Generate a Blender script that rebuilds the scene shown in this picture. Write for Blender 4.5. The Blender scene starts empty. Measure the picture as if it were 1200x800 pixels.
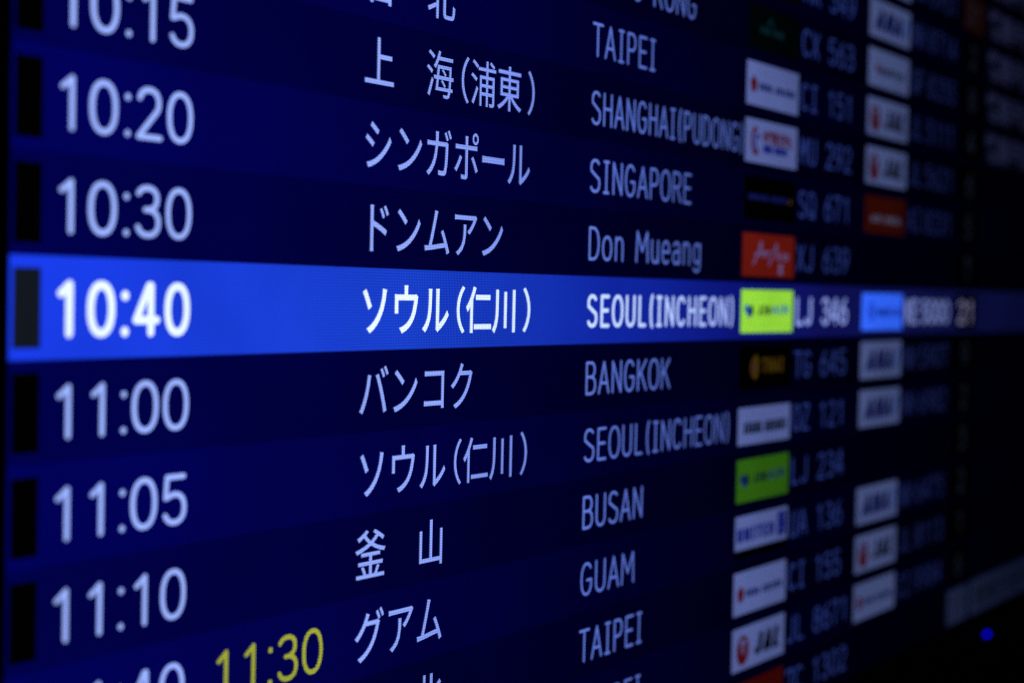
import bpy, math
import numpy as np
from mathutils import Matrix, Vector

# ----------------------------------------------------------------------------
# camera, world, exposure
# ----------------------------------------------------------------------------
scene = bpy.context.scene
COL = scene.collection
S = 0.06            # height of one line of the board in metres; board units are lines
HEIGHT = 2.6        # height of the highlighted line above the floor


def P(X, v, w=0.0):
    """board units (X to the right, v down, w towards the viewer) to metres"""
    return Vector((X * S, -w * S, HEIGHT - v * S))


ROTV = (0.039027, -0.984821, 0.004418)
TRA = np.array([-4.69761, -0.316165, 15.237632])
t_ = math.sqrt(sum(a * a for a in ROTV))
k_ = [a / t_ for a in ROTV]
K_ = np.array([[0, -k_[2], k_[1]], [k_[2], 0, -k_[0]], [-k_[1], k_[0], 0]])
R_ = np.eye(3) + math.sin(t_) * K_ + (1 - math.cos(t_)) * (K_ @ K_)
M_ = np.array([[1, 0, 0], [0, 0, -1], [0, 1, 0]])      # world to board axes
RW = R_ @ M_
cb = -R_.T @ TRA                                        # camera in board units
cam_data = bpy.data.cameras.new('camera')
cam = bpy.data.objects.new('camera', cam_data)
COL.objects.link(cam)
right, up, back = RW[0], -RW[1], -RW[2]
mw = Matrix([[right[i], up[i], back[i], 0] for i in range(3)] + [[0, 0, 0, 1]])
cam.matrix_world = Matrix.Translation(P(cb[0], cb[1], -cb[2])) @ mw
cam_data.sensor_width = 36
cam_data.lens = 57.0
cam_data.clip_start = 0.05
cam_data.clip_end = 100
cam_data.dof.use_dof = True
cam_data.dof.focus_distance = 1900 / 90.0 * S
cam_data.dof.aperture_fstop = 0.057 / (0.32 * S)
cam_data.dof.aperture_blades = 0
scene.camera = cam

world = bpy.data.worlds.new('World')
scene.world = world
world.use_nodes = True
world.node_tree.nodes['Background'].inputs[0].default_value = (0.3, 0.35, 0.6, 1)
world.node_tree.nodes['Background'].inputs[1].default_value = 0.0015

vs = scene.view_settings
vs.view_transform = 'Standard'
vs.look = 'None'
vs.exposure = 0
vs.gamma = 1
scene.cycles.max_bounces = 3
scene.cycles.use_denoising = False
scene.cycles.pixel_filter_type = 'BLACKMAN_HARRIS'
scene.cycles.filter_width = 1.3


# ----------------------------------------------------------------------------
# materials
# ----------------------------------------------------------------------------
# how an LCD's output falls off with the viewing angle: (cos of angle, R, G, B)
RESP = {
    'lit': [(0.0, .01, .01, .02), (.27, .03, .03, .05), (.353, .22, .24, .48), (.418, .34, .38, .74),
            (.50, .60, .66, .80), (.605, .86, .88, .92), (.78, 1, 1, 1), (1, 1, 1, 1)],
    'white': [(0.0, .01, .01, .02), (.27, .030, .030, .060), (.353, .10, .115, .18), (.418, .155, .175, .30),
              (.50, .29, .35, .62), (.605, .78, .78, .90), (.78, 1, 1, 1), (1, 1.0, 1.0, 1.0)],
    'bright': [(0.0, .0, .0, .005), (.27, .22, .06, .03), (.33, .30, .10, .055), (.385, .40, .10, .095),
               (.43, .35, .14, .2), (.505, .5, .42, .42), (.605, .95, 1.05, .66), (.78, 1, 1, 1), (1, 1.0, 1.0, 1.0)],
    'dark': [(0.0, 0, 0, 0), (.27, .0, .0, .01), (.35, .0, .0, .04), (.42, .1, .1, .085),
             (.50, .3, .3, .20), (.605, .6, .6, .46), (.78, 1, 1, 1), (1, 1.0, 1.0, 1.0)],
}
PITCH = S / 29.0
_mats = {}


def lcd(name, color, resp='white', strength=1.0, grid=0.38, sheen=False):
    key = (name, resp)
    if key in _mats:
        return _mats[key]
    m = bpy.data.materials.new(name)
    m.use_nodes = True
    nt = m.node_tree
    N, L = nt.nodes, nt.links
    N.clear()
    out = N.new('ShaderNodeOutputMaterial')
    em = N.new('ShaderNodeEmission')
    geo = N.new('ShaderNodeNewGeometry')
    dot = N.new('ShaderNodeVectorMath'); dot.operation = 'DOT_PRODUCT'
    L.new(geo.outputs['Incoming'], dot.inputs[0]); L.new(geo.outputs['True Normal'], dot.inputs[1])
    ab = N.new('ShaderNodeMath'); ab.operation = 'ABSOLUTE'
    L.new(dot.outputs['Value'], ab.inputs[0])
    rp = N.new('ShaderNodeValToRGB')
    cr = rp.color_ramp
    pts = RESP[resp]
    while len(cr.elements) < len(pts):
        cr.elements.new(0.5)
    for e, p in zip(cr.elements, pts):
        e.position = p[0]
    for e, p in zip(cr.elements, pts):
        e.position = p[0]
        e.color = (p[1], p[2], p[3], 1)
    L.new(ab.outputs[0], rp.inputs[0])
    mul = N.new('ShaderNodeVectorMath'); mul.operation = 'MULTIPLY'
    L.new(rp.outputs[0], mul.inputs[0])
    mul.inputs[1].default_value = [c * strength for c in color]
    # pixel matrix: thin dark gaps between the picture elements
    sep = N.new('ShaderNodeSeparateXYZ'); L.new(geo.outputs['Position'], sep.inputs[0])
    gv = []
    for ax in ('X', 'Z'):
        d = N.new('ShaderNodeMath'); d.operation = 'MULTIPLY'; d.inputs[1].default_value = 2 * math.pi / PITCH
        L.new(sep.outputs[ax], d.inputs[0])
        c = N.new('ShaderNodeMath'); c.operation = 'COSINE'; L.new(d.outputs[0], c.inputs[0])
        q = N.new('ShaderNodeMath'); q.operation = 'MULTIPLY_ADD'
        q.inputs[1].default_value = grid * (1.0 if ax == 'Z' else 1.1); q.inputs[2].default_value = 1.0
        L.new(c.outputs[0], q.inputs[0]); gv.append(q)
    g = N.new('ShaderNodeMath'); g.operation = 'MULTIPLY'
    L.new(gv[0].outputs[0], g.inputs[0]); L.new(gv[1].outputs[0], g.inputs[1])
    # slight unevenness of the backlight
    nz = N.new('ShaderNodeTexNoise'); nz.inputs['Scale'].default_value = 9; nz.inputs['Detail'].default_value = 2
    L.new(geo.outputs['Position'], nz.inputs['Vector'])
    mr = N.new('ShaderNodeMapRange'); mr.inputs['To Min'].default_value = 0.88; mr.inputs['To Max'].default_value = 1.1
    mr.inputs['From Min'].default_value = 0.3; mr.inputs['From Max'].default_value = 0.7
    L.new(nz.outputs['Fac'], mr.inputs['Value'])
    g2 = N.new('ShaderNodeMath'); g2.operation = 'MULTIPLY'
    L.new(g.outputs[0], g2.inputs[0]); L.new(mr.outputs[0], g2.inputs[1])
    L.new(mul.outputs[0], em.inputs['Color']); L.new(g2.outputs[0], em.inputs['Strength'])
    if sheen:
        gl = N.new('ShaderNodeBsdfPrincipled')
        gl.inputs['Base Color'].default_value = (.004, .004, .006, 1)
        gl.inputs['Roughness'].default_value = .28
        ad = N.new('ShaderNodeAddShader')
        L.new(em.outputs[0], ad.inputs[0]); L.new(gl.outputs[0], ad.inputs[1]); L.new(ad.outputs[0], out.inputs[0])
    else:
        L.new(em.outputs[0], out.inputs[0])
    m.cycles.emission_sampling = 'NONE'
    _mats[key] = m
    return m


def plain(name, color, rough=0.5, noise=60):
    m = bpy.data.materials.new(name)
    m.use_nodes = True
    nt = m.node_tree
    b = nt.nodes['Principled BSDF']
    b.inputs['Roughness'].default_value = rough
    tx = nt.nodes.new('ShaderNodeTexNoise'); tx.inputs['Scale'].default_value = noise
    cr = nt.nodes.new('ShaderNodeValToRGB')
    cr.color_ramp.elements[0].color = [c * .8 for c in color] + [1]
    cr.color_ramp.elements[1].color = [c * 1.15 for c in color] + [1]
    nt.links.new(tx.outputs['Fac'], cr.inputs[0]); nt.links.new(cr.outputs[0], b.inputs['Base Color'])
    bp = nt.nodes.new('ShaderNodeBump'); bp.inputs['Strength'].default_value = .1
    nt.links.new(tx.outputs['Fac'], bp.inputs['Height']); nt.links.new(bp.outputs[0], b.inputs['Normal'])
    return m


M_TEXT = lcd('white_characters', (.355, .50, 1.12), 'white', 1.0, .16)
M_TEXT_HI = lcd('bright_white_characters', (.95, 1.12, 1.4), 'lit', 1.0, .16)
M_NUM = lcd('number_characters', (.15, .24, .78), 'white', 1.0, .25)
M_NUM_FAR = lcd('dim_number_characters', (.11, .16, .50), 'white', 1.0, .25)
M_TIME = lcd('white_time_digits', (.37, .51, 1.12), 'white', 1.0, .04)
M_TIME_HI = lcd('bright_time_digits', (.95, 1.12, 1.4), 'lit', 1.0, .04)
M_YEL = lcd('yellow_characters', (.40, .44, .035), 'white')
M_LIGHT = lcd('blue_line_lighter', (.0006, .0006, .108), 'dark', sheen=True)
M_DARK = lcd('blue_line_darker', (.0004, .0004, .073), 'dark', sheen=True)
M_HI = lcd('blue_line_highlighted', (.010, .047, .86), 'bright', 1.0, .24, sheen=True)
M_BOX = lcd('black_cell', (.0003, .0003, .0006), 'white', sheen=True)
M_BOX_HI = lcd('charcoal_cell', (.0065, .009, .014), 'white', sheen=True)
M_BEZEL = plain('bezel_black_plastic', (.008, .008, .01), .45)
M_WALL = plain('dark_wall_paint', (.02, .02, .022), .7, 12)


# ----------------------------------------------------------------------------
# mesh helpers (board units)
# ----------------------------------------------------------------------------
class MB:
    def __init__(self):
        self.v, self.f, self.m, self.mats = [], [], [], []

    def mi(self, mat):
        if mat not in self.mats:
            self.mats.append(mat)
        return self.mats.index(mat)

    def poly(self, pts, mat, w):
        i = len(self.v)
        self.v += [(x, y, w) for x, y in pts]
        self.f.append(list(range(i, i + len(pts))))
        self.m.append(self.mi(mat))

    def rect(self, x0, v0, x1, v1, mat, w):
        self.poly([(x0, v1), (x1, v1), (x1, v0), (x0, v0)], mat, w)

    def ellipse(self, cx, cv, rx, rv, mat, w, n=20, a0=0, a1=360):
        self.poly([(cx + rx * math.cos(math.radians(a0 + (a1 - a0) * k / n)), cv - rv * math.sin(math.radians(a0 + (a1 - a0) * k / n)))
                   for k in range(n if a1 - a0 >= 360 else n + 1)], mat, w)

    def box(self, x0, v0, x1, v1, w0, w1, mat):
        i = len(self.v)
        for w in (w0, w1):
            self.v += [(x0, v0, w), (x1, v0, w), (x1, v1, w), (x0, v1, w)]
        for f in ((3, 2, 1, 0)[::-1], (4, 7, 6, 5)[::-1], (0, 1, 5, 4)[::-1], (1, 2, 6, 5)[::-1], (2, 3, 7, 6)[::-1], (3, 0, 4, 7)[::-1]):
            self.f.append([i + k for k in f]); self.m.append(self.mi(mat))

    def stroke(self, pts, wd, mat, w, round_=True, wy=None):
        """ribbon of width wd (vertical strokes) / wy (horizontal strokes) along pts"""
        wy = wy or wd
        n = len(pts)
        sx, sy = wd / 2, wy / 2
        q = [(x / sx, y / sy) for x, y in pts]          # work where the pen is a unit disc
        def nrm(a, b):
            dx, dy = b[0] - a[0], b[1] - a[1]
            l = math.hypot(dx, dy) or 1e-9
            return (-dy / l, dx / l)
        for k in range(n - 1):
            n0 = nrm(q[k], q[k + 1])
            def off(idx, other):
                if other is None:
                    return n0
                c = n0[0] * other[0] + n0[1] * other[1]
                if c < 0.55:
                    return n0
                mx, my = n0[0] + other[0], n0[1] + other[1]
                s = 1 / (1 + c)
                return (mx * s, my * s)
            pa = nrm(q[k - 1], q[k]) if k > 0 else None
            nb = nrm(q[k + 1], q[k + 2]) if k < n - 2 else None
            oa, ob = off(k, pa), off(k + 1, nb)
            a, b = q[k], q[k + 1]
            c4 = [(a[0] - oa[0], a[1] - oa[1]), (b[0] - ob[0], b[1] - ob[1]), (b[0] + ob[0], b[1] + ob[1]), (a[0] + oa[0], a[1] + oa[1])]
            self.poly([(x * sx, y * sy) for x, y in c4], mat, w)
        ends = [0, n - 1] if round_ else []
        for k in range(1, n - 1):
            a, b = nrm(q[k - 1], q[k]), nrm(q[k], q[k + 1])
            if a[0] * b[0] + a[1] * b[1] < 0.55:
                ends.append(k)
        for k in ends:
            self.poly([(pts[k][0] + sx * math.cos(j * math.pi / 6), pts[k][1] + sy * math.sin(j * math.pi / 6)) for j in range(12)], mat, w)

    def build(self, name, parent=None, label=None, kind=None, origin=None):
        if not self.f:
            return None
        me = bpy.data.meshes.new(name)
        xs = [a[0] for a in self.v]; ys = [a[1] for a in self.v]
        org = P(*(origin or ((min(xs) + max(xs)) / 2, (min(ys) + max(ys)) / 2, self.v[0][2])))
        me.from_pydata([P(*a) - org for a in self.v], [], self.f)
        for m in self.mats:
            me.materials.append(m)
        me.polygons.foreach_set('material_index', self.m)
        me.update()
        o = bpy.data.objects.new(name, me)
        COL.objects.link(o)
        if parent:
            o.parent = parent
            o.location = org - Vector(parent.get('_w', (0, 0, 0)))
        else:
            o.location = org
        o['_w'] = list(org)
        if label:
            o['label'] = label
        if kind:
            o['kind'] = kind
        return o


# ----------------------------------------------------------------------------
# drawn letter shapes: strokes in a box x -0.5..0.5, y 0..1
# ----------------------------------------------------------------------------
def arc(cx, cy, rx, ry, a0, a1, n=10, e=2.25):
    o = []
    for k in range(n + 1):
        a = math.radians(a0 + (a1 - a0) * k / n)
        c, s = math.cos(a), math.sin(a)
        o.append((cx + rx * math.copysign(abs(c) ** (2 / e), c), cy + ry * math.copysign(abs(s) ** (2 / e), s)))
    return o


OO = arc(0, .5, .5, .5, 90, 450, 28)
G = {
    '0': [OO], 'O': [OO],
    '1': [[(-.28, .82), (-.14, .88), (-.02, .94), (.10, 1), (.10, 0)]],
    '2': [arc(-.01, .73, .44, .27, 165, -35, 12) + [(-.48, 0), (.5, 0)]],
    '3': [arc(-.03, .77, .44, .23, 155, -80, 12) + [(-.12, .54)], [(-.12, .54), (.04, .54)] + arc(0, .27, .48, .27, 82, -160, 12)],
    '4': [[(.22, 0), (.22, 1), (.12, 1), (-.52, .27), (.52, .27)]],
    '5': [[(.42, 1), (-.36, 1), (-.42, .55)] + arc(0, .31, .47, .31, 125, -155, 14)],
    '6': [[(.26, 1), (-.1, .82), (-.4, .55), (-.48, .3)], arc(0, .3, .48, .3, 90, 450, 22)],
    '7': [[(-.46, .86), (-.46, 1), (.46, 1), (.1, .5), (-.08, 0)]],
    '8': [arc(0, .76, .40, .24, 90, 450, 20), arc(0, .27, .48, .27, 90, 450, 20)],
    '9': [arc(0, .7, .48, .3, 90, 450, 22), [(.48, .7), (.4, .42), (.1, .18), (-.26, 0)]],
    'A': [[(-.5, 0), (0, 1), (.5, 0)], [(-.34, .32), (.34, .32)]],
    'B': [[(-.42, 0), (-.42, 1), (0, 1)] + arc(0, .77, .38, .23, 80, -90, 8) + [(-.42, .54)], [(0, .54)] + arc(0, .27, .46, .27, 80, -90, 8) + [(-.42, 0)]],
    'C': [arc(0, .5, .48, .5, 42, 318, 20)],
    'D': [[(-.42, 0), (-.42, 1), (-.1, 1)] + arc(-.1, .5, .56, .5, 80, -90, 14) + [(-.42, 0)]],
    'E': [[(.42, 1), (-.4, 1), (-.4, 0), (.44, 0)], [(-.4, .52), (.34, .52)]],
    'F': [[(.42, 1), (-.4, 1), (-.4, 0)], [(-.4, .5), (.34, .5)]],
    'G': [arc(0, .5, .48, .5, 42, 330, 20) + [(.44, .46), (.06, .46)]],
    'H': [[(-.43, 0), (-.43, 1)], [(.43, 0), (.43, 1)], [(-.43, .53), (.43, .53)]],
    'I': [[(0, 0), (0, 1)], [(-.34, 1), (.34, 1)], [(-.34, 0), (.34, 0)]],
    'J': [[(.32, 1), (.32, .3)] + arc(-.05, .26, .37, .26, 0, -160, 10)],
    'K': [[(-.42, 0), (-.42, 1)], [(.44, 1), (-.4, .42)], [(-.12, .6), (.48, 0)]],
    'L': [[(-.38, 1), (-.38, 0), (.44, 0)]],
    'M': [[(-.48, 0), (-.42, 1), (0, .35), (.42, 1), (.48, 0)]],
    'N': [[(-.42, 0), (-.42, 1), (.42, 0), (.42, 1)]],
    'P': [[(-.42, 0), (-.42, 1), (0, 1)] + arc(0, .73, .44, .27, 80, -90, 8) + [(-.42, .46)]],
    'Q': [OO, [(.08, .26), (.5, -.04)]],
    'R': [[(-.42, 0), (-.42, 1), (0, 1)] + arc(0, .75, .42, .25, 80, -90, 8) + [(-.42, .5)], [(.02, .5), (.48, 0)]],
    'S': [arc(0, .755, .43, .245, 35, 200, 10) + [(0, .53)] + arc(0, .265, .46, .265, 30, -150, 12)],
    'T': [[(-.5, 1), (.5, 1)], [(0, 1), (0, 0)]],
    'U': [[(-.43, 1), (-.43, .3)] + arc(0, .3, .43, .3, 185, 355, 12) + [(.43, 1)]],
    'V': [[(-.5, 1), (0, 0), (.5, 1)]],
    'W': [[(-.5, 1), (-.26, 0), (0, .8), (.26, 0), (.5, 1)]],
    'X': [[(-.46, 1), (.46, 0)], [(.46, 1), (-.46, 0)]],
    'Y': [[(-.48, 1), (0, .48), (.48, 1)], [(0, .48), (0, 0)]],
    'Z': [[(-.44, 1), (.44, 1), (-.46, 0), (.46, 0)]],
    '(': [arc(.62, .5, .72, .62, 118, 242, 10, 2)],
    ')': [arc(-.62, .5, .72, .62, 62, -62, 10, 2)],
    'a': [arc(0, .52, .38, .22, 155, 0, 8) + [(.38, 0)], [(.38, .42)] + arc(-.04, .21, .40, .21, 90, 340, 14)],
    'e': [[(-.4, .38), (.42, .38)] + arc(0, .37, .44, .37, 5, 310, 18)],
    'g': [arc(0, .40, .42, .34, 90, 450, 20), [(.42, .74), (.42, 0)] + arc(0, -.02, .42, .22, 0, -150, 8)],
    'i': [[(0, 0), (0, .72)], [(0, .95), (0, 1.0)]],
    'n': [[(-.4, 0), (-.4, .74)], arc(0, .46, .4, .28, 170, 0, 10) + [(.4, 0)]],
    'o': [arc(0, .37, .45, .37, 90, 450, 22)],
    'r': [[(-.25, 0), (-.25, .74)], arc(.1, .42, .35, .32, 170, 60, 6)],
    's': [arc(0, .56, .36, .18, 35, 200, 8) + arc(0, .19, .38, .19, 30, -150, 8)],
    'u': [[(-.4, .74), (-.4, .28)] + arc(0, .28, .4, .28, 185, 355, 10), [(.4, .74), (.4, 0)]],
    '-': [[(-.4, .5), (.4, .5)]],
}
ADV = {'I': .29, '(': .24, ')': .24, ' ': .30, 'M': .47, 'T': .37, 'E': .36, 'P': .37, 'S': .38, 'L': .34, 'o': .37, 'n': .35,
       'u': .35, 'e': .36, 'a': .35, 'g': .36, 'N': .40, 'O': .40, 'G': .40, 'W': .46, '1': .38, 'J': .36}
WID = {'I': .72, '(': .9, ')': .9, 'M': 1.25, 'T': .98}


def glyph(mb, ch, cx, v_base, width, height, wd, mat, w, wy=None, slant=0, round_=True):
    for st in G.get(ch, []):
        mb.stroke([(cx + x * width + slant * y * height, v_base - y * height) for x, y in st], wd, mat, w, round_, wy)


def words(s, x0, x1, gap):
    sc = (x1 - x0) / (sum(ADV.get(c, .39) for c in s) - gap)
    x = x0 - gap / 2 * sc
    for wd in s.split(' '):
        L = sum(ADV.get(c, .39) for c in wd) * sc
        yield wd, x + gap / 2 * sc, x + L - gap / 2 * sc
        x += L + ADV[' '] * sc


def line_text(mb, s, x0, x1, v_mid, height, wd, mat, w, gap=.07, slant=0, wy=None, sc=None):
    """proportional text fitted between x0 and x1 (outer edges)"""
    adv = [ADV.get(c, .39) for c in s]
    tot = sum(adv) - gap
    sc = (x1 - x0) / tot
    x = x0 - gap / 2 * sc
    hh = height - (wy or wd)
    for c, a in zip(s, adv):
        a *= sc
        wid = a - gap * sc - wd
        glyph(mb, c, x + a / 2, v_mid + hh / 2, wid, hh, wd, mat, w, wy, slant)
        x += a


_fc = {}


def font_mesh(ch, bold=0.0):
    k = (ch, bold)
    if k not in _fc:
        c = bpy.data.curves.new('t', 'FONT')
        c.body = ch; c.resolution_u = 4; c.offset = bold
        o = bpy.data.objects.new('t', c)
        COL.objects.link(o)
        dg = bpy.context.evaluated_depsgraph_get()
        me = bpy.data.meshes.new_from_object(o.evaluated_get(dg))
        vv = [(a.co.x, a.co.y) for a in me.vertices]
        ff = [list(p.vertices) for p in me.polygons]
        bpy.data.objects.remove(o); bpy.data.curves.remove(c); bpy.data.meshes.remove(me)
        _fc[k] = (vv, ff)
    return _fc[k]


def cjk(mb, s, x0, v_mid, cell, em, mat, w, bold=0.0):
    """full-width characters on a fixed pitch; brackets take half a cell"""
    x = x0
    for ch in s:
        if ch == ' ' or ch == '\u3000':
            x += cell; continue
        half = ch in '（）'
        vv, ff = font_mesh(ch, bold if ch not in '海浦' else 0.0)
        mx = sum((min(a[0] for a in vv), max(a[0] for a in vv))) / 2
        kata = 0x30A0 <= ord(ch) <= 0x30FF
        fx, fy = (.99, 1.04) if kata else (1.0, .98)
        if ch in 'ー':
            fx, fy = 1.05, 1.3
        cw = cell / 2 if half else cell
        if half:
            px = x + cw / 2 + (.09 if ch == '（' else .12)
            tr = [(px + (a[0] - mx) * cell * 1.0, v_mid - (a[1] - .38) * em * .95) for a in vv]
        else:
            px = x + cw / 2 + (.045 if '（' in s[:s.index(ch)] else 0)
            tr = [(px + (a[0] - .5) * cell * fx, v_mid - (a[1] - .38) * em * fy) for a in vv]
        i = len(mb.v)
        mb.v += [(a[0], a[1], w) for a in tr]
        for f in ff:
            mb.f.append([i + k for k in f]); mb.m.append(mb.mi(mat))
        x += cw


# ----------------------------------------------------------------------------
# airline logo cells
# ----------------------------------------------------------------------------
def C(name, rgb, k=1.0):
    return lcd(name, tuple(c * k for c in rgb), 'white', 1.0, .3)


W_LOGO = C('logo_white', (.52, .62, 1.0))
RED = C('logo_red', (.34, .012, .012)); BLU = C('logo_blue', (.012, .022, .42)); BLK = C('logo_black', (.004, .005, .012))
NAVY = C('logo_navy', (.02, .03, .22)); GRY = C('logo_grey', (.06, .07, .12)); PUR = C('logo_indigo', (.018, .022, .22))


def logo(kind, X0, X1, r, parent, hi=False):
    mb = MB()
    v0, v1 = r - .372, r + .388
    w1, w2, w3 = .006, .010, .013
    cw = X1 - X0
    u = lambda f: X0 + cw * f
    vm = r + .008
    if kind == 'jin':
        g = C('logo_lime_lit', (1.9, 3.9, .15)) if hi else C('logo_lime', (.14, .52, .016))
        dk = C('logo_dark_green', (.05, .12, .06)) if hi else C('logo_dark_green_dim', (.015, .03, .04))
        bl = C('logo_sky', (.06, .75, 1.1)) if hi else C('logo_sky_dim', (.02, .10, .22))
        pu = C('logo_violet', (.10, .2, .9)) if hi else C('logo_violet_dim', (.03, .05, .32))
        mb.rect(X0, v0, X1, v1, g, w1)
        mb.ellipse(u(.11), vm - .04, .12, .085, bl, w2); mb.ellipse(u(.15), vm + .03, .09, .09, pu, w3)
        mb.ellipse(u(.19), vm - .02, .07, .1, dk, w3 + .002)
        line_text(mb, 'JIN', u(.30), u(.56), vm - .02, .17, .07, dk, w2, .03, wy=.04)
        line_text(mb, 'AIR', u(.58), u(.92), vm - .03, .17, .07, bl, w2, .03, wy=.04)
    elif kind == 'china':
        mb.rect(X0, v0, X1, v1, W_LOGO, w1)
        for k in range(5):
            a = math.radians(90 + 72 * k)
            mb.ellipse(u(.125) + .075 * math.cos(a), vm + .02 - .075 * math.sin(a), .07, .075, RED, w2 + k * .0004, 12)
        line_text(mb, 'CHINA AIRLINES', u(.22), u(.93), vm + .03, .14, .06, NAVY, w2, .04, wy=.045)
    elif kind == 'eastern':
        mb.rect(X0, v0, X1, v1, W_LOGO, w1)
        mb.stroke(arc(u(.19), vm, .16, .21, 60, 275, 14, 2), .09, RED, w2, True)
        mb.stroke(arc(u(.22), vm + .02, .09, .12, 120, 300, 10, 2), .07, BLU, w3, True)
        cjk(mb, '中国東方航空', u(.32), vm - .10, .21, .25, RED, w2, .05)
        line_text(mb, 'CHINA EASTERN', u(.33), u(.80), vm + .11, .15, .07, BLU, w2, .04, wy=.05)
    elif kind == 'singapore':
        mb.rect(X0, v0, X1, v1, M_BOX, w1)
        line_text(mb, 'SINGAPORE AIRLINES', u(.08), u(.82), vm - .02, .11, .045, C('logo_dull_blue', (.03, .04, .22)), w2, .05, wy=.035)
        mb.poly([(u(.84), vm + .05), (u(.92), vm + .02), (u(.90), vm - .09)], C('logo_gold', (.25, .14, .03)), w2)
    elif kind == 'airasia':
        mb.rect(X0, v0, X1, v1, C('logo_scarlet', (.66, .036, .012)), w1)
        pk = C('logo_pale_pink', (.60, .45, .70))
        mb.stroke([(u(.20), vm + .16), (u(.27), vm + .02), (u(.34), vm - .24), (u(.36), vm + .03)], .05, pk, w2, wy=.035)
        mb.stroke([(u(.22), vm + .0), (u(.34), vm - .04), (u(.46), vm - .06)], .04, pk, w2, wy=.03)
        mb.stroke([(u(.41), vm - .07), (u(.42), vm + .03)], .04, pk, w2)
        mb.stroke([(u(.46), vm + .03), (u(.47), vm - .05), (u(.52), vm - .07)], .04, pk, w2)
        mb.stroke([(u(.50), vm + .17), (u(.56), vm + .02), (u(.64), vm - .22), (u(.65), vm + .05)], .05, pk, w2, wy=.035)
        mb.stroke([(u(.72), vm - .06), (u(.69), vm - .02), (u(.73), vm + .02), (u(.69), vm + .05)], .04, pk, w2)
        mb.stroke([(u(.78), vm - .04), (u(.78), vm + .05)], .04, pk, w2)
        mb.stroke(arc(u(.84), vm + .01, .07, .05, 0, 360, 10, 2), .04, pk, w2)
        glyph(mb, 'X', u(.73), vm + .31, .12, .15, .08, pk, w2, .05)
    elif kind == 'thai':
        mb.rect(X0, v0, X1, v1, M_BOX, w1)
        og = C('logo_orange', (.30, .15, .01))
        mb.poly([(u(.30), vm - .26), (u(.36), vm - .12), (u(.35), vm + .10), (u(.30), vm + .22), (u(.27), vm + .05)], og, w2)
        mb.stroke(arc(u(.29), vm, .15, .16, 80, 280, 12, 2), .08, og, w2)
        mb.ellipse(u(.25), vm, .05, .06, C('logo_magenta', (.3, .02, .12)), w3)
        line_text(mb, 'THAI', u(.42), u(.84), vm - .03, .27, .075, og, w2, .06, wy=.05)
    elif kind == 'asiana':
        mb.rect(X0, r - .29, X1, v1 - .02, W_LOGO, w1 + .002)
        line_text(mb, 'ASIANA AIRLINES', u(.10), u(.93), vm + .07, .21, .085, BLK, w2, .05, wy=.05)
    elif kind == 'united':
        mb.rect(X0, r - .37, X1, r + .23, W_LOGO, w1 + .002)
        mb.rect(X0, r + .23, X1, v1, M_BOX, w1)
        line_text(mb, 'UNITED', u(.03), u(.74), r - .03, .25, .105, BLU, w2, .05, wy=.06)
        mb.rect(u(.80), r - .30, u(.97), r + .14, BLU, w2)
        mb.stroke(arc(u(.885), r - .08, .10, .14, 60, 300, 8, 2), .02, W_LOGO, w3)
    elif kind == 'cathay':
        mb.rect(X0, v0, X1, v1, C('logo_bottle_green', (.001, .006, .004)), w1)
        tl = C('logo_teal', (.012, .075, .07))
        mb.stroke([(u(.36), vm - .08), (u(.42), vm - .2), (u(.47), vm - .07)], .06, tl, w2)
        line_text(mb, 'CATHAY PACIFIC', u(.22), u(.68), vm + .03, .13, .05, tl, w2, .05, wy=.035)
    elif kind == 'jal':
        mb.rect(X0, v0, X1, v1, W_LOGO, w1)
        mb.ellipse(u(.19), vm + .03, .25 * cw / 2.15, .27, RED, w2, 26)
        for dx, dv, a, b in ((0, -.14, .05, .05), (0, -.02, .035, .10)):
            mb.ellipse(u(.19) + dx, vm + .03 + dv, a, b, W_LOGO, w3, 12)
        mb.stroke(arc(u(.19), vm + .02, .13, .17, 215, 325, 8, 2), .03, W_LOGO, w3)
        line_text(mb, 'JAL', u(.40), u(.90), vm + .0, .40, .18, BLK, w2, .03, slant=.28, wy=.075)
    elif kind == 'ana':
        mb.rect(X0, v0, X1, v1, W_LOGO, w1)
        line_text(mb, 'ANA', u(.12), u(.78), vm + .01, .45, .19, PUR, w2, .02, slant=.42, wy=.12)
        mb.poly([(u(.81), vm + .20), (u(.92), vm - .21), (u(.99) - .02, vm - .21), (u(.87), vm + .20)], C('logo_azure', (.08, .25, .8)), w2)
    elif kind == 'korean':
        mb.rect(X0, v0, X1, v1, C('logo_light_blue', (.28, 1.05, 5.0)), w1)
        db = C('logo_deep_blue', (.03, .16, 1.5))
        mb.stroke(arc(u(.22), vm, .15, .17, 0, 360, 14, 2), .06, db, w2)
        mb.stroke([(u(.15), vm + .03), (u(.20), vm - .05), (u(.25), vm + .05), (u(.30), vm - .03)], .05, db, w2)
        line_text(mb, 'KOREAN AIR', u(.36), u(.94), vm + .01, .17, .08, db, w2, .05, wy=.045)
    elif kind == 'red':
        mb.rect(X0, v0, X1, v1, C('logo_vermilion', (.22, .018, .005)), w1)
        line_text(mb, 'AIR INDIA', u(.15), u(.88), vm + .08, .15, .06, C('logo_pale', (.55, .5, .6)), w2, .05, wy=.05)
    elif kind == 'qantas':
        mb.rect(X0, v0, X1, v1, W_LOGO, w1)
        mb.poly([(u(.14), vm - .14), (u(.32), vm + .06), (u(.20), vm + .10)], RED, w2)
        line_text(mb, 'QANTAS', u(.28), u(.86), vm + .03, .17, .09, GRY, w2, .06, wy=.06)
    elif kind == 'jeju':
        mb.rect(X0, v0, X1, v1, C('logo_rust', (.22, .010, .004)), w1)
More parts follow.
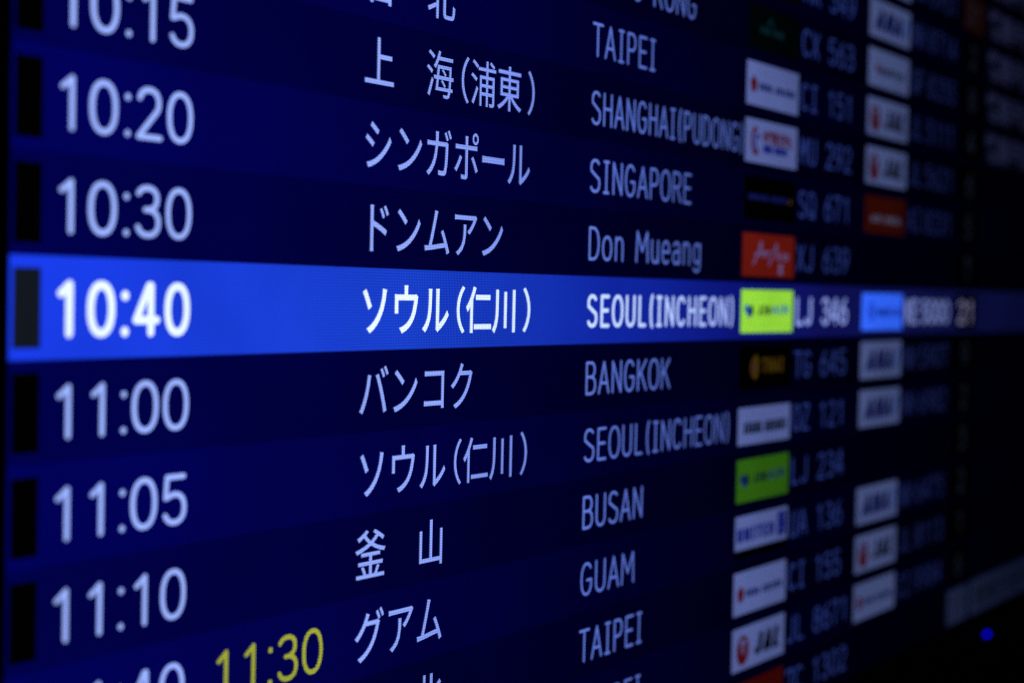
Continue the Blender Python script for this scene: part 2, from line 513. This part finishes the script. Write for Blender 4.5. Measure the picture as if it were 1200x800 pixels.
        line_text(mb, 'JEJUair', u(.15), u(.85), vm + .02, .22, .08, C('logo_pale', (.55, .5, .6)), w2, .06, wy=.05)
    return mb.build('airline_logo', parent)


# ----------------------------------------------------------------------------
# the board
# ----------------------------------------------------------------------------
X_L, X_R, R_TOP, R_BOT = -.07, 38.0, -9, 7
board = bpy.data.objects.new('departure_board', None)
board.location = P(0, R_BOT + 1.8, -.6)
COL.objects.link(board)
board['_w'] = list(board.location)
board['label'] = 'backlit airport departure board with blue flight lines, 10:40 Seoul line highlighted'
board['category'] = 'departure board'

bz = MB()
bz.box(X_L - 1.0, R_TOP - .55 - 1.2, X_L, R_BOT + .5 + 1.3, -.5, .016, M_BEZEL)
bz.box(X_R, R_TOP - .55 - 1.2, X_R + 1.0, R_BOT + .5 + 1.3, -.5, .10, M_BEZEL)
bz.box(X_L, R_TOP - .5 - 1.2, X_R, R_TOP - .5, -.49, .014, M_BEZEL)
bz.box(X_L, R_BOT + .5, X_R, R_BOT + .5 + 1.25, -.49, .098, M_BEZEL)
bezel = bz.build('bezel', board)
bev = bezel.modifiers.new('bevel', 'BEVEL'); bev.width = .0012; bev.segments = 2
bk = MB(); bk.box(X_L - .9, R_TOP - 1.6, X_R + .9, R_BOT + 1.7, -.9, -.52, M_BEZEL)
bk.build('back_panel', board)
ld = MB()
led_m = bpy.data.materials.new('led_blue'); led_m.use_nodes = True
_n = led_m.node_tree; _n.nodes.clear()
_e = _n.nodes.new('ShaderNodeEmission'); _o = _n.nodes.new('ShaderNodeOutputMaterial')
_e.inputs[0].default_value = (.003, .0, 1, 1); _e.inputs[1].default_value = 2.2
_n.links.new(_e.outputs[0], _o.inputs[0])
led_m.cycles.emission_sampling = 'NONE'
i0 = len(ld.v)
for wv, rr in ((.10, .05), (.125, .045), (.135, .02)):
    ld.v += [(30.1 + rr * 2.4 * math.cos(a * math.pi / 6), 8.04 + rr * math.sin(a * math.pi / 6), wv) for a in range(12)]
for s_ in range(2):
    for a in range(12):
        b = (a + 1) % 12
        ld.f.append([i0 + s_ * 12 + b, i0 + s_ * 12 + a, i0 + s_ * 12 + 12 + a, i0 + s_ * 12 + 12 + b]); ld.m.append(ld.mi(led_m))
ld.f.append([i0 + 24 + a for a in range(12)][::-1]); ld.m.append(0)
ld.build('status_light', bezel, 'small glowing blue indicator light')

#  r: (time, revised, japanese, english, x_end, logo, flight, logo2, flight2, gate, remark)
ROWS = {
    -9: ('9:45', None, '大 連', 'DALIAN', 12.4, 'ana', 'NH 945', None, None, '12', True),
    -8: ('9:50', None, '青 島', 'QINGDAO', 13.1, 'eastern', 'MU 526', 'jal', 'JL 5717', '25', True),
    -7: ('9:55', None, 'ソウル（仁川）', 'SEOUL(INCHEON)', 15.35, 'asiana', 'OZ 111', 'ana', 'NH 6951', '31', True),
    -6: ('10:00', None, '香 港', 'HONG KONG', 13.75, 'cathay', 'HX 349', 'ana', 'NH 8714', '2', True),
    -5: ('10:10', None, '香 港', 'HONG KONG', 13.75, 'cathay', 'CX 563', 'qantas', 'QF 8255', '8', True),
    -4: ('10:10', None, '台 北', 'TAIPEI', 12.42, 'china', 'CI 151', 'jal', 'JL 5111', '4', True),
    -3: ('10:15', None, '上 海（浦東）', 'SHANGHAI(PUDONG)', 15.66, 'eastern', 'MU 292', 'jal', 'JL 5621', '6', False),
    -2: ('10:20', None, 'シンガポール', 'SINGAPORE', 13.74, 'singapore', 'SQ 671', 'red', 'AI 8231', '5', False),
    -1: ('10:30', None, 'ドンムアン', 'Don Mueang', 14.13, 'airasia', 'XJ 639', None, None, '7', False),
    0: ('10:40', None, 'ソウル（仁川）', 'SEOUL(INCHEON)', 15.45, 'jin', 'LJ 346', 'korean', 'KE 5000', '21', False),
    1: ('11:00', None, 'バンコク', 'BANGKOK', 13.15, 'thai', 'TG 645', 'ana', 'NH 5907', '9', False),
    2: ('11:05', None, 'ソウル（仁川）', 'SEOUL(INCHEON)', 15.40, 'asiana', 'OZ 121', 'ana', 'NH 6982', '2', False),
    3: ('11:10', None, '釜 山', 'BUSAN', 12.34, 'jin', 'LJ 234', None, None, '3', False),
    4: ('11:40', '11:30', 'グアム', 'GUAM', 12.11, 'united', 'UA 136', 'ana', 'NH 6475', '2', False),
    5: ('11:45', None, '台 北', 'TAIPEI', 12.42, 'china', 'CI 155', 'jal', 'JL 8113', '1', False),
    6: ('11:45', None, '台 北', 'TAIPEI', 12.42, 'jal', 'JL 8671', 'china', 'CI 9984', '6', False),
    7: ('11:50', None, 'ソウル（仁川）', 'SEOUL(INCHEON)', 15.40, 'jeju', '7C 1302', None, None, '11', 'lit'),
}
NAMES = {-9: 'Dalian', -8: 'Qingdao', -7: 'Seoul', -6: 'Hong Kong at 10:00', -5: 'Hong Kong at 10:10', -4: 'Taipei at 10:10', -3: 'Shanghai (Pudong)',
         -2: 'Singapore', -1: 'Don Mueang', 0: 'Seoul (Incheon) at 10:40', 1: 'Bangkok', 2: 'Seoul (Incheon) at 11:05', 3: 'Busan',
         4: 'Guam', 5: 'Taipei, upper of the last two Taipei lines', 6: 'Taipei, lower of the last two Taipei lines', 7: 'last Seoul flight at the foot of the board'}
CX_T = [.655, 1.09, 1.405, 1.70, 2.135]


def clock(mb, s, r, dx, mat, wd, hh=.545):
    s = s.rjust(5)
    for i, ch in enumerate(s):
        cx = CX_T[i] + dx
        vb = r + .012 + hh / 2 - wd / 2
        if ch == ':':
            for vv in (-.14, .225):
                mb.ellipse(cx, r + .012 + vv, .048 * wd / .085, .048 * wd / .085, mat, .008, 14)
        elif ch != ' ':
            glyph(mb, ch, cx, vb, .365 - wd, hh - wd * .95, wd, mat, .008, wd * .92)


def flight(row, nm, s, X, pitch1, Xn, pitch2, r, mat, wd, h=.50):
    code, num = s.split(' ')
    mb = MB()
    for i, ch in enumerate(code):
        glyph(mb, ch, X + pitch1 * (i + .5), r + .005 + h / 2, pitch1 * .72, h, wd, mat, .008, wd * .8)
    mb.build('airline_code', row)
    mb = MB()
    for i, ch in enumerate(num):
        glyph(mb, ch, Xn + pitch2 * (i + .5), r + .005 + h / 2, pitch2 * .68, h, wd, mat, .008, wd * .8)
    mb.build(nm, row)


M_ROWTXT = M_TEXT
M_REM = lcd('remark_characters', (.22, .25, .42), 'white')
M_LIT = lcd('pale_lit_cell', (.16, .22, .38), 'white', sheen=True)
M_LITTXT = lcd('dark_lit_text', (.05, .06, .08), 'white')
M_GATE = lcd('gate_characters', (.10, .13, .15), 'white')
M_GATE_HI = lcd('gate_characters_bright', (2.3, 2.0, 2.3), 'white')
M_AMB = lcd('amber_cell', (.12, .02, .004), 'white', sheen=True)

for r, (tm, rev, jp, en, xe, lg, fl, lg2, fl2, gate, rem) in ROWS.items():
    hi = r == 0
    base = M_HI if hi else (M_LIGHT if r % 2 == 0 else M_DARK)
    txt = M_TEXT_HI if hi else M_ROWTXT
    mb = MB(); mb.rect(X_L, r - .5, X_R, r + .5, base, 0)
    row = mb.build('flight_row', board, ('bright blue highlighted' if hi else ('dark blue' if r % 2 == 0 else 'near-black navy')) + ' line for ' + NAMES[r])
    mb = MB(); mb.rect(.0, r - .385, .335, r + .385, M_BOX_HI if hi else M_BOX, .004); mb.build('status_cell', row)
    mb = MB(); clock(mb, tm, r, 0, M_TIME_HI if hi else M_TIME, .090 if hi else .060, .565 if hi else .54); mb.build('departure_time', row)
    if rev:
        mb = MB(); clock(mb, rev, r, 2.27, M_YEL, .058, .54); mb.build('revised_time', row, 'yellow revised time 11:30')
    x = 5.155
    for word in jp.split(' '):
        mb = MB(); cjk(mb, word, x, r + .0, .622, .665, txt, .008, .014 if hi else .003); mb.build('japanese_characters', row)
        x += (len(word) + 1) * .622
    for word, a, b in words(en, 10.48, xe, .055):
        mb = MB(); line_text(mb, word, a, b, r + .012, .50, .068 if hi else .042, txt, .008, .06, wy=.06 if hi else .04, sc=1); mb.build('english_word', row)
    logo(lg, 15.72, 17.92, r, row, hi)
    flight(row, 'flight_number', fl, 18.02, .43, 19.26, .455, r, txt if hi else M_NUM, .085 if hi else .052, .46)
    if lg2:
        logo(lg2, 21.38, 23.70, r, row, hi)
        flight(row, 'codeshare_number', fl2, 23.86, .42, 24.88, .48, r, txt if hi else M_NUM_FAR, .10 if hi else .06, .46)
    mb = MB(); mb.rect(27.27, r - .41, 28.74, r + .41, M_LIT if rem == 'lit' else (M_AMB if r == -7 else M_BOX), .005); cell = mb.build('gate_cell', row)
    mb = MB()
    gm = M_LITTXT if rem == 'lit' else (M_GATE_HI if hi else M_GATE)
    for i, ch in enumerate(gate):
        glyph(mb, ch, 28.0 + (i - (len(gate) - 1) / 2) * .62, r + .25, .42, .48, .10 if hi else .08, gm, .010, .07)
    mb.build('gate_number', row)
    if rem == 'lit':
        mb = MB(); mb.rect(28.95, r - .43, 34.6, r + .42, M_LIT, .005)
        cjk(mb, '搭乗手続中', 29.3, r, .9, .6, M_LITTXT, .010, .02); mb.build('remark', row, 'pale lit remark cell with dark writing')
    elif rem:
        mb = MB(); cjk(mb, '搭乗手続中', 29.1, r, .95, .74, M_REM, .008, .03); mb.build('remark', row)

# the wall the board hangs on
wl = MB()
wl.box(-60, -25, 90, 43.2, -5.0, -.905, M_WALL)
wl.build('wall', None, 'dark wall behind the departure board', 'structure')

for o in bpy.data.objects:
    if '_w' in o:
        del o['_w']
